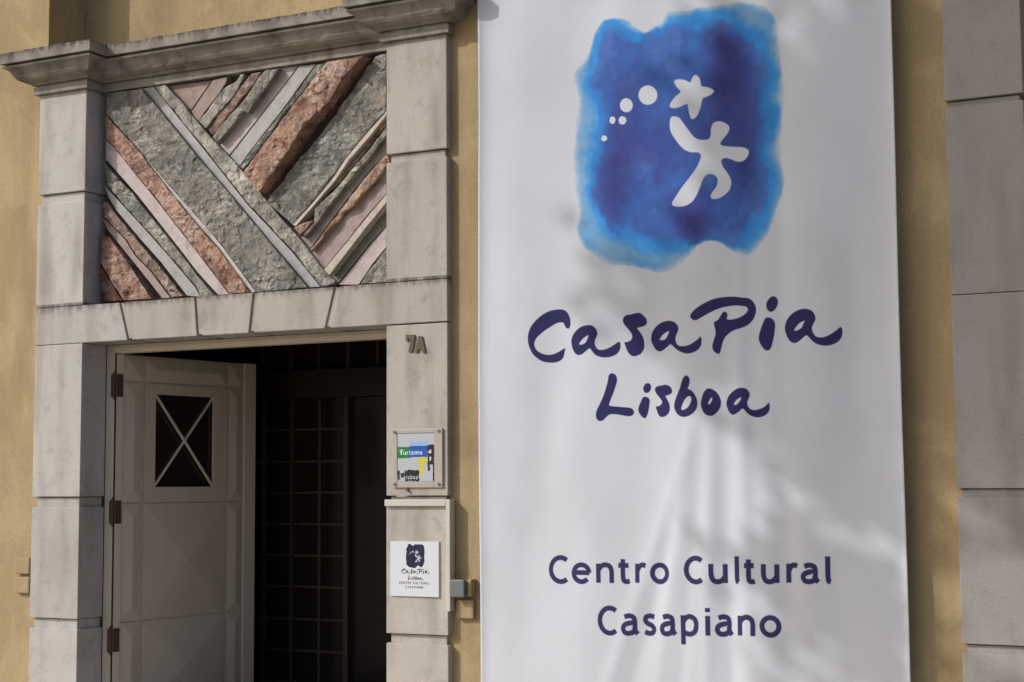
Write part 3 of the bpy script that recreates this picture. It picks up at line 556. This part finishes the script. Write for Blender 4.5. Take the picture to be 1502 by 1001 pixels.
# ------------------------------------------------------------- door frame, open leaf
fr = thing('door_frame', 'painted wooden frame lining the open doorway', 'door frame', (-6.05, .28, .05))
boxes('jamb', [(-7.216, -7.149, .2375, .33, .05, 2.54)], M['door'], fr, bev=.003)
boxes('jamb', [(-4.965, -4.892, .2375, .33, .05, 2.54)], M['door'], fr, bev=.003)
boxes('gap_shade_strip', [(-7.1488, -7.1366, .243, .30, .055, 2.487)], M['dark'], fr)  # dark strip added in the gap to draw its shadow line
boxes('head', [(-7.148, -4.967, .2375, .33, 2.488, 2.54)], M['doorl'], fr, bev=.003)
boxes('stop_bead', [(-7.148, -4.967, .225, .2355, 2.515, 2.538)], M['door'], fr, bev=.002)
H0 = Vector((-7.136, .246, 0)); UD = Vector((.1705, .9854, 0)); ND = Vector((.9854, -.1705, 0))
def D(v): return H0 + UD * v.x + ND * (-v.y) + Vector((0, 0, v.z))      # local: x along the leaf, y into its thickness
leaf = thing('entrance_door', 'taupe panelled door leaf standing open inwards with a crossed window', 'door', (-7.138, .275, .06))
T = 2.483; U1 = 1.267
boxes('frame', [(0, .058, 0, .05, .06, T), (1.160, U1, -.006, .05, .06, T), (.058, 1.16, .018, .046, .06, 1.58), (.058, 1.16, .018, .046, 2.24, T),
      (.058, .332, .0181, .0459, 1.58, 2.24), (.884, 1.16, .0181, .0459, 1.58, 2.24)], M['doorl'], leaf, f=D)
def coffer(u0, u1, z0, z1, h=.022, y=.018):
    g = .003; u0 += g; u1 -= g; z0 += g; z1 -= g; bm = bmesh.new()
    mU, mZ = (u0 + u1) / 2, (z0 + z1) / 2
    e = .010
    b = [(u0, y, z0), (u1, y, z0), (u1, y, z1), (u0, y, z1)]
    b2 = [(u0, y - e, z0), (u1, y - e, z0), (u1, y - e, z1), (u0, y - e, z1)]
    W, Hh = u1 - u0, z1 - z0
    if W > Hh * 1.8: ap = [(u0 + Hh / 2, y - e - h, mZ), (u1 - Hh / 2, y - e - h, mZ)]
    elif Hh > W * 1.8: ap = [(mU, y - e - h, z0 + W / 2), (mU, y - e - h, z1 - W / 2)]
    else: ap = [(mU, y - e - h, mZ)]
    V = [bm.verts.new(D(Vector(p))) for p in b + b2 + ap]
    for i in range(4): bm.faces.new((V[i], V[(i + 1) % 4], V[4 + (i + 1) % 4], V[4 + i]))
    if len(ap) == 1:
        for i in range(4): bm.faces.new((V[4 + i], V[4 + (i + 1) % 4], V[8]))
    elif W > Hh:
        bm.faces.new((V[4], V[5], V[9], V[8])); bm.faces.new((V[5], V[6], V[9])); bm.faces.new((V[6], V[7], V[8], V[9])); bm.faces.new((V[7], V[4], V[8]))
    else:
        bm.faces.new((V[4], V[5], V[8])); bm.faces.new((V[5], V[6], V[9], V[8])); bm.faces.new((V[6], V[7], V[9])); bm.faces.new((V[7], V[4], V[8], V[9]))
    bm.faces.new((V[3], V[2], V[1], V[0]))
    return obj('panel', bm, M['door'], leaf)
rows = [(.08, .708), (.714, 1.487), (1.493, 2.300), (2.306, 2.475)]
cols = [(.062, .244), (.250, 1.003), (1.009, 1.157)]
for ri, (z0, z1) in enumerate(rows):
    for ci, (u0, u1) in enumerate(cols):
        if ri == 2 and ci == 1: continue
        coffer(u0, u1, z0, z1, .030 if ci == 1 and ri < 2 else .014)
wf = boxes('window_frame', [(.252, .342, .004, .018, 1.496, 2.297), (.874, 1.001, .004, .018, 1.496, 2.297), (.3425, .8735, .004, .018, 1.496, 1.597), (.3425, .8735, .004, .018, 2.226, 2.297)], M['door'], leaf, f=D)
boxes('pane', [(.335, .882, .034, .038, 1.588, 2.234)], M['glass'], leaf, f=D)
for s_ in (1, -1):
    bm = bmesh.new(); a = Vector((.345, .015 + .004 * s_, 1.60 if s_ > 0 else 2.222)); b = Vector((.871, .015 + .004 * s_, 2.222 if s_ > 0 else 1.60))
    d = (b - a).normalized(); q = Vector((-d.z, 0, d.x)) * .0075
    vv = [bm.verts.new(D(p + Vector((0, y, 0)))) for y in (-.006, .006) for p in (a - q, b - q, b + q, a + q)]
    bm.faces.new(vv[:4]); bm.faces.new(vv[7:3:-1])
    for i in range(4): bm.faces.new((vv[i], vv[4 + i], vv[4 + (i + 1) % 4], vv[(i + 1) % 4]))
    obj('glazing_bar', bm, M['doorl'], leaf)
for zc in (2.272, 1.434, .598):
    bm = bmesh.new()
    add_box(bm, -7.170, -7.150, .229, .2365, zc - .076, zc + .076, bev=.0015)
    add_box(bm, .001, .050, -.008, -.0005, zc - .076, zc + .076, bev=.0015, f=D)
    for q, (a_, b_) in enumerate(((-.082, -.028), (-.026, .030), (.032, .082))):
        tube(bm, [(-7.1425, .230, zc + a_), (-7.1425, .230, zc + b_)], .011, 10)
    tube(bm, [(-7.1425, .230, zc - .095), (-7.1425, .230, zc + .095)], .006, 8)
    obj('hinge', bm, M['rust'], leaf)

# ------------------------------------------------------------- dim interior
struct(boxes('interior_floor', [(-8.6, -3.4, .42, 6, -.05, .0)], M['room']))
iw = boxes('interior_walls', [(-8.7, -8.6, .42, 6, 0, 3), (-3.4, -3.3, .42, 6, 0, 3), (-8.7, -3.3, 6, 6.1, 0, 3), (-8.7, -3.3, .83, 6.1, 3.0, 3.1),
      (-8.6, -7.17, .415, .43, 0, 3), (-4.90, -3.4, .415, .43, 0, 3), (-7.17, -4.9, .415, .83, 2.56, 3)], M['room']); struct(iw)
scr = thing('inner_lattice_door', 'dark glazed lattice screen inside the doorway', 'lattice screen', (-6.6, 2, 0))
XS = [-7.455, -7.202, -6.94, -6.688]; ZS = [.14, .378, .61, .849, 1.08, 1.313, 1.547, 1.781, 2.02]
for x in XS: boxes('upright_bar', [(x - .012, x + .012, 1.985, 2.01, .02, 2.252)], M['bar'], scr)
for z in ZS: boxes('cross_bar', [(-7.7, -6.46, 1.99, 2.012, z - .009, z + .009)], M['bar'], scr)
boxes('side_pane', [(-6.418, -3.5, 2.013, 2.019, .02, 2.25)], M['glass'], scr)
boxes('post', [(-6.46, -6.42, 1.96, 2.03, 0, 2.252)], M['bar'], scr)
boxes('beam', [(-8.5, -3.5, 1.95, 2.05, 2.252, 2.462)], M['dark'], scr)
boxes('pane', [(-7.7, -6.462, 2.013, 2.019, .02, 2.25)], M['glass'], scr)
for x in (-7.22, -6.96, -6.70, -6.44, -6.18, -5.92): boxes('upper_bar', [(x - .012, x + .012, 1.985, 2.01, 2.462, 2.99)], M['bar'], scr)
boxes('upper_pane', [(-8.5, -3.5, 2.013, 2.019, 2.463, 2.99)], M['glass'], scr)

# ------------------------------------------------------------- house number
num = thing('house_number', 'small brass 7A fixed high on the right pilaster', 'house number', (-4.69, 0, 2.37))
prism('digit', [(-4.752, 2.474), (-4.692, 2.470), (-4.693, 2.446), (-4.710, 2.372), (-4.736, 2.372), (-4.719, 2.446), (-4.737, 2.448), (-4.738, 2.436), (-4.752, 2.437)], -.010, .0, M['brass'], num)
prism('letter', [(-4.690, 2.366), (-4.673, 2.366), (-4.667, 2.386), (-4.645, 2.385), (-4.640, 2.363), (-4.620, 2.363), (-4.643, 2.460), (-4.668, 2.462)], -.010, .0, M['brass'], num)

# ------------------------------------------------------------- tourism plate
NAVY = (.17, .165, .33)
def nz(x, x0, y): return x
cv = Canvas(0, 0, 388, 490, 1.0, (.70, .735, .77))
f_ = lambda x0, y0, x1, y1: [(x0 - 162, 610 - y1), (x1 - 162, 610 - y1), (x1 - 162, 610 - y0), (x0 - 162, 610 - y0)]
def ragged(q, c, a=7):
    q = np.array(q, float); o = []
    for i in range(4):
        p0, p1 = q[i], q[(i + 1) % 4]; n = max(2, int(np.hypot(*(p1 - p0)) / 9))
        for j in range(n): o.append(p0 + (p1 - p0) * j / n + rng.uniform(-a, a, 2))
    cv.poly(o, c)
ragged(f_(300, 205, 480, 262), (.55, .72, .86)); ragged(f_(160, 258, 292, 372), (.13, .46, .27), 4); ragged(f_(285, 248, 482, 362), (.12, .33, .68), 4)
ragged(f_(378, 366, 482, 428), (.80, .76, .28), 4); ragged(f_(392, 425, 442, 545), (.80, .77, .40), 6)
ragged(f_(482, 240, 552, 440), (.12, .13, .18), 8); ragged(f_(482, 430, 505, 505), (.15, .15, .2), 6); ragged(f_(494, 290, 520, 325), (.8, .82, .85), 5); ragged(f_(498, 360, 518, 400), (.8, .82, .85), 4)
ragged(f_(535, 430, 552, 606), (.15, .17, .2), 4); ragged(f_(236, 495, 390, 606), (.12, .13, .15), 9); ragged(f_(163, 500, 186, 590), (.12, .13, .15), 8); ragged(f_(200, 525, 240, 575), (.2, .2, .22), 8)
line(cv, 'Turismo', 184 - 162, 425 - 162, 610 - 338, 36, 8, (.85, .9, .93)); cv.stroke([(20, 322), (62, 322)], 8, (.85, .9, .93)); cv.stroke([(41, 322), (41, 272)], 8, (.85, .9, .93))
line(cv, 'Lisboa', 228 - 162, 378 - 162, 610 - 588, 34, 7, (.75, .77, .8))
sg = thing('tourism_sign', 'weathered tourism plate with blue, green and yellow print screwed to the right pilaster', 'sign', (-4.675, 0, 1.585))
plate('print', -4.808, -4.563, 1.6195, 1.8965, -.010, -.0005, image_mat('tourism_print', cv.image('tourism_print'), .25), sg)
fx0, fx1, fz0, fz1 = -4.838, -4.508, 1.584, 1.922
boxes('frame', [(fx0, -4.810, -.013, -.0005, fz0, fz1), (-4.561, fx1, -.013, -.0005, fz0, fz1), (-4.8095, -4.5615, -.013, -.0005, fz0, 1.6175), (-4.8095, -4.5615, -.013, -.0005, 1.8985, fz1)], M['frame'], sg, bev=.0025)
for x, z in ((-4.826, 1.906), (-4.530, 1.908), (-4.824, 1.604), (-4.530, 1.603), (-4.745, 1.572)):
    bm = bmesh.new(); tube(bm, [(x, -.019, z), (x, -.001, z)], .009, 10); obj('screw', bm, M['steel'], sg)

# ------------------------------------------------------------- plaque with the logo
def sub(cv, P, src, dst, c, holes=(), soft=1.0):
    g = lambda Q: [((x - src[0]) / (src[2] - src[0]) * (dst[2] - dst[0]) + dst[0], (y - src[1]) / (src[3] - src[1]) * (dst[3] - dst[1]) + dst[1]) for x, y in Q]
    cv.poly(g(catmull(P)), c, [g(catmull(h)) for h in holes if len(h)], soft)
def bounds(L): a = np.concatenate([np.array(x, float) for x in L]); return (a[:, 0].min(), a[:, 1].min(), a[:, 0].max(), a[:, 1].max())
cv = Canvas(0, 0, 453, 535, 1.0, (.83, .85, .88))
Y_ = lambda y: 605 - y
bs = bounds([BLOB_OUT]); dst = (240 - 92, Y_(330), 415 - 92, Y_(95))
sub(cv, BLOB_OUT, bs, dst, (.10, .10, .25))
for w_ in WHITES: sub(cv, w_, bs, dst, (.75, .78, .83))
b1 = bounds([l[0] for l in LETTERS[:8]]); b2 = bounds([l[0] for l in LETTERS[8:]])
for o_, h_ in LETTERS[:8]: sub(cv, o_, b1, (200 - 92, Y_(386), 460 - 92, Y_(335)), (.16, .15, .22), [h_])
for o_, h_ in LETTERS[8:]: sub(cv, o_, b2, (258 - 92, Y_(446), 402 - 92, Y_(400)), (.16, .15, .22), [h_])
line(cv, 'cENTRO cULTURAL'.upper().replace('C', 'c'), 175 - 92, 460 - 92, Y_(486), 24, 4.5, (.25, .25, .3))
line(cv, 'cASAPIANO', 235 - 92, 402 - 92, Y_(526), 22, 4.5, (.25, .25, .3))
pq = plate('plaque', -4.856, -4.5345, .962, 1.2755, -.012, -.0005, image_mat('plaque_print', cv.image('plaque_print'), .35))
tag(pq, 'white square plaque with dark blue logo on the right pilaster below the tourism sign', 'plaque')

# ------------------------------------------------------------- cable trunking, boxes
tr = thing('cable_trunking', 'white cable trunking bent round the right pilaster beside the plaque', 'cable trunking', (-4.465, 0, .88))
boxes('horizontal_run', [(-4.889, -4.4815, -.024, .012, 1.478, 1.516)], M['trunking'], tr, bev=.003)
boxes('vertical_run', [(-4.4805, -4.454, -.024, .035, .885, 1.516)], M['trunking'], tr, bev=.003)
jb = thing('junction_box', 'blue grey junction box on the wall between pilaster and banner', 'junction box', (-4.40, .05, .96))
boxes('cover', [(-4.443, -4.353, -.045, -.020, .966, 1.066)], M['boxgrey'], jb, bev=.008)
boxes('box_body', [(-4.438, -4.358, -.0198, .049, .972, 1.060)], M['boxside'], jb, bev=.003)
o = boxes('wall_box', [(-4.352, -4.325, -.010, .0495, .970, 1.066)], M['wall2'], None, bev=.006); tag(o, 'narrow ochre painted box behind the grey junction box', 'box')
o = boxes('wall_box', [(-4.440, -4.328, .018, .0495, .842, .950)], M['wall2'], None, bev=.012); tag(o, 'ochre painted square box just below the grey junction box', 'box')
for z0, z1, lb in ((1.030, 1.140, 'upper of two ochre painted boxes at the left edge beside the pilaster'), (.905, 1.012, 'lower of two ochre painted boxes at the left edge beside the pilaster')):
    o = boxes('wall_box', [(-7.776, -7.652, .012, .0495, z0, z1)], M['wall2'], None, bev=.010); tag(o, lb, 'box', 'painted boxes at the left edge')

# ------------------------------------------------------------- banner
BX0, BX1, BZ0, BZ1 = -4.300, -1.800, .20, 5.30
INK = (.175, .17, .36)
cv = Canvas(BX0, BZ0, BX1, BZ1, 430, (.80, .82, .86))
mm = lambda P: np.array(P, float) / 1000
PO, PI_ = catmull(mm(BLOB_OUT)), catmull(mm(BLOB_IN))
sl_, X, Y = cv.win(PO[:, 0].min() - .08, PO[:, 1].min() - .08, PO[:, 0].max() + .08, PO[:, 1].max() + .08)
sh = X.shape
wx = (fbm(sh, 46, 5, 1) - .5) * .05 + (fbm(sh, 9, 3, 11) - .5) * .020; wy = (fbm(sh, 46, 5, 2) - .5) * .05 + (fbm(sh, 9, 3, 12) - .5) * .020
so = cv.sd(PO, X + wx * .5, Y + wy * .5); si = cv.sd(PI_, X + wx, Y + wy)
n1 = fbm(sh, 170, 5, 3); n2 = fbm(sh, 60, 5, 4); n3 = fbm(sh, 14, 4, 5)
lerp = lambda a, b, t: a * (1 - t[..., None]) + b * t[..., None]
ss = lambda a, b, x: (lambda t: t * t * (3 - 2 * t))(np.clip((x - a) / (b - a), 0, 1))
v3 = lambda *c: np.array(c, np.float32)
bgc = cv.a[sl_].copy()
halo = lerp(v3(.48, .66, .82), v3(.24, .56, .86), np.clip(ss(.075, .0, si) + (n2 - .5) * 1.5, 0, 1))
mid = lerp(v3(.22, .55, .85), v3(.25, .39, .69), np.clip(ss(.0, -.10, si) * 1.15 + (n2 - .5) * 1.9, 0, 1))
deep = ss(.46, .60, n1) * ss(-.02, -.14, si)
mid = lerp(lerp(mid, v3(.32, .46, .74), ss(.52, .62, n2) * .6), v3(.235, .21, .48), deep * .4)
cxn = (X - X.min()) / (X.max() - X.min()); czn = (Y - Y.min()) / (Y.max() - Y.min())
dk = np.exp(-(((cxn - .70) / .085) ** 2 + ((czn - .70) / .15) ** 2)) + .8 * np.exp(-(((cxn - .25) / .09) ** 2 + ((czn - .36) / .16) ** 2)) + .7 * np.exp(-(((cxn - .78) / .06) ** 2 + ((czn - .38) / .12) ** 2)) + .7 * np.exp(-(((cxn - .58) / .06) ** 2 + ((czn - .2) / .07) ** 2)) + .5 * np.exp(-(((cxn - .30) / .12) ** 2 + ((czn - .66) / .10) ** 2))
mid = lerp(mid, v3(.19, .165, .40), np.clip(dk * (.45 + n2 * .6), 0, .85))
colr = lerp(halo, mid, ss(.012, -.022, si + (n3 - .5) * .02))
al = ss(.004, -.012, so) * np.clip(.42 + ss(.0, -.05, so) * .75 + (n2 - .5) * 1.2 + (n3 - .5) * .3, .3, 1)
al = np.maximum(al, ss(.01, -.01, si))
cv.a[sl_] = lerp(bgc, colr * (1 + (n3[..., None] - .5) * .10), al)
for w_ in WHITES: cv.poly(catmull(mm(w_)), (.80, .82, .86))
for o_, h_ in LETTERS: cv.poly(catmull(mm(o_)), INK, [catmull(mm(h_))] if len(h_) else [])
for ch, x0, x1, yb, xh in TEXT: glyph(cv, ch, x0 / 1000, x1 / 1000, yb / 1000, xh / 1000, .0260, (.20, .20, .365))
ban_mat = image_mat('banner_print', cv.image('banner_print'), .75, 1)

ban = thing('hanging_banner', 'tall white cloth banner with blue watercolour logo and Casa Pia Lisboa lettering', 'banner', (-3.06, 0, .25))
XL, XR, ZB, ZT = -4.247, -1.862, .25, 5.22
def ridge(x, z, pts, amp, sg):
    """a fold whose crest runs through pts (x,z) from top to bottom"""
    if z > pts[0][1] + .25 : return 0
    for (xa, za), (xb, zb) in zip(pts, pts[1:]):
        if z >= zb or (xb, zb) == pts[-1]:
            t = min(1, max(-.3, (za - z) / (za - zb))); xc = xa + (xb - xa) * t; break
    fade = min(1, max(0, (pts[0][1] + .25 - z) / .7))
    return amp * fade * math.exp(-((x - xc) / sg) ** 2)
FOLDS = [([(-3.02, 1.75), (-3.50, .45)], -.014, .050), ([(-3.0, 1.62), (-3.36, .45)], .010, .045), ([(-2.98, 1.9), (-3.20, .45)], -.013, .045), ([(-2.93, 1.7), (-3.07, .45)], .011, .04),
         ([(-2.86, 1.95), (-2.92, .45)], -.015, .045), ([(-2.80, 1.7), (-2.78, .45)], .010, .04), ([(-2.72, 2.3), (-2.64, .45)], -.012, .06), ([(-2.69, 3.0), (-2.70, 1.7)], -.012, .05),
         ([(-2.6, 2.2), (-2.36, .45)], .012, .09), ([(-2.3, 3.4), (-2.15, 1.0)], -.012, .12), ([(-3.55, 2.6), (-3.95, .45)], -.010, .13),
         ([(-2.52, 4.6), (-2.58, 3.2)], -.010, .06), ([(-2.42, 4.6), (-2.46, 3.2)], .010, .06)]
def cloth(x, z):
    t = (x - XL) / (XR - XL)
    y = -.030 - .022 * math.sin(math.pi * t) * (.6 + .4 * math.sin(z * .9))
    y += .010 * math.sin(x * 5.2 + z * .5) * .5 + .006 * math.sin(x * 11 - z * .8 + 1.0)
    y += .010 * noise.noise(Vector((x * 1.9, z * .7, 3.1))) + .004 * noise.noise(Vector((x * 5, z * 1.6, 8.8)))
    for p, a, s_ in FOLDS: y += ridge(x, z, p, a * .5, s_)
    y -= .020 * math.exp(-(x - XL) / .035) ; y -= .012 * math.exp(-(XR - x) / .022)
    return y
NX, NZ = 210, 300
verts = []; uvs = []
for j in range(NZ + 1):
    z = ZB + (ZT - ZB) * j / NZ
    for i in range(NX + 1):
        x = XL + (XR - XL) * i / NX + .003 * math.sin(z * 2.1 + i * .001); verts.append((x, cloth(x, z), z)); uvs.append(((x - BX0) / (BX1 - BX0), (z - BZ0) / (BZ1 - BZ0)))
faces = [(j * (NX + 1) + i, j * (NX + 1) + i + 1, (j + 1) * (NX + 1) + i + 1, (j + 1) * (NX + 1) + i) for j in range(NZ) for i in range(NX)]
me = bpy.data.meshes.new('cloth'); me.from_pydata(verts, [], faces)
ul = me.uv_layers.new(name='UVMap'); li = np.empty(len(me.loops), np.int32); me.loops.foreach_get('vertex_index', li)
ul.data.foreach_set('uv', np.array(uvs, np.float32)[li].ravel())
for p in me.polygons: p.use_smooth = True
cl = link('cloth', me, ban_mat, ban); so_ = cl.modifiers.new('thickness', 'SOLIDIFY'); so_.thickness = .0015; so_.offset = 1
for z in (ZT, ZB):
    bm = bmesh.new(); tube(bm, [(XL - .06, -.03, z), (XR + .06, -.03, z)], .018, 12); obj('rod', bm, M['pole'], ban, True)
for x in (XL + .1, XR - .1):
    bm = bmesh.new(); tube(bm, [(x, -.03, ZT), (x, .051, ZT + .03)], .012, 8); obj('bracket', bm, M['pole'], ban)

# ------------------------------------------------------------- street tree across the pavement, whose crown dapples the facade
tree = thing('street_tree', 'leafy street tree by the road in front of the facade, casting dappled shade', 'tree', (-6.3, -5.9, -.13))
bm = bmesh.new()
crown_c = Vector((-7.2, -6.4, 8.6))
tube(bm, [(-6.3, -5.9, -.2), (-6.25, -5.95, 2.5), (-6.4, -6.1, 5.2), (-6.9, -6.3, 7.4), (-7.3, -6.4, 9.2)], [.19, .15, .12, .08, .03], 12)
CL = []   # (target x, target z, distance, radius, leaves)
for tx, tz, d_, r_, n_ in [(-1.45, 2.9, 11.0, .75, 900), (-1.45, 3.45, 10.9, .34, 300), (-1.3, 2.1, 10.6, .60, 420), (-1.65, 3.45, 10.8, .45, 230), (-.6, 2.6, 11.2, .9, 400), (-2.15, 2.15, 9.2, .34, 300), (-2.45, 1.95, 9.3, .22, 90), (-2.1, 1.6, 9.2, .24, 110), (-2.5, 2.55, 9.0, .16, 45),
                            (-2.1, 3.25, 9.6, .34, 330), (-2.5, 3.42, 9.4, .22, 110), (-2.45, 3.05, 9.6, .24, 110), (-2.35, 2.75, 9.4, .2, 80), (-3.3, 2.6, 11.0, .26, 34), (-3.0, 2.45, 10.6, .26, 70), (-2.75, 2.62, 10.4, .2, 40), (-2.15, .95, 8.6, .28, 160), (-2.4, 1.1, 8.7, .16, 40), (-2.6, .6, 9.9, .3, 22), (-.9, 3.2, 10.2, .7, 260), (-.2, 1.6, 10.6, .9, 300), (.6, 2.8, 11.4, 1.0, 400),
                            (-2.55, 2.3, 11.8, .36, 50)]:
    CL.append((Vector((tx, 0, tz)) + S * d_, r_, n_))
lv, lf = [], []
for c_, r_, n_ in CL:
    a = Vector((-6.55, -6.15, 5.6 + random.random() * 2)); mid_ = a.lerp(c_, .5) + Vector((0, 0, .25))
    tube(bm, [a, mid_, c_], [.045, .025, .008], 6)
    for i in range(n_):
        v = Vector(rng.normal(0, .5, 3)); v = v * r_
        p = c_ + v; s_ = random.uniform(.05, .085)
        e1 = Vector(rng.normal(0, 1, 3)).normalized(); e2 = e1.orthogonal().normalized(); k0 = len(lv)
        lv += [p - e1 * s_ * 1.5, p + e2 * s_ * .8, p + e1 * s_ * 1.5, p - e2 * s_ * .8]; lf.append((k0, k0 + 1, k0 + 2, k0 + 3))
obj('trunk', bm, M['bark'], tree, True)
me = bpy.data.meshes.new('crown'); me.from_pydata([tuple(v) for v in lv], [], lf); link('crown', me, M['leaf'], tree)
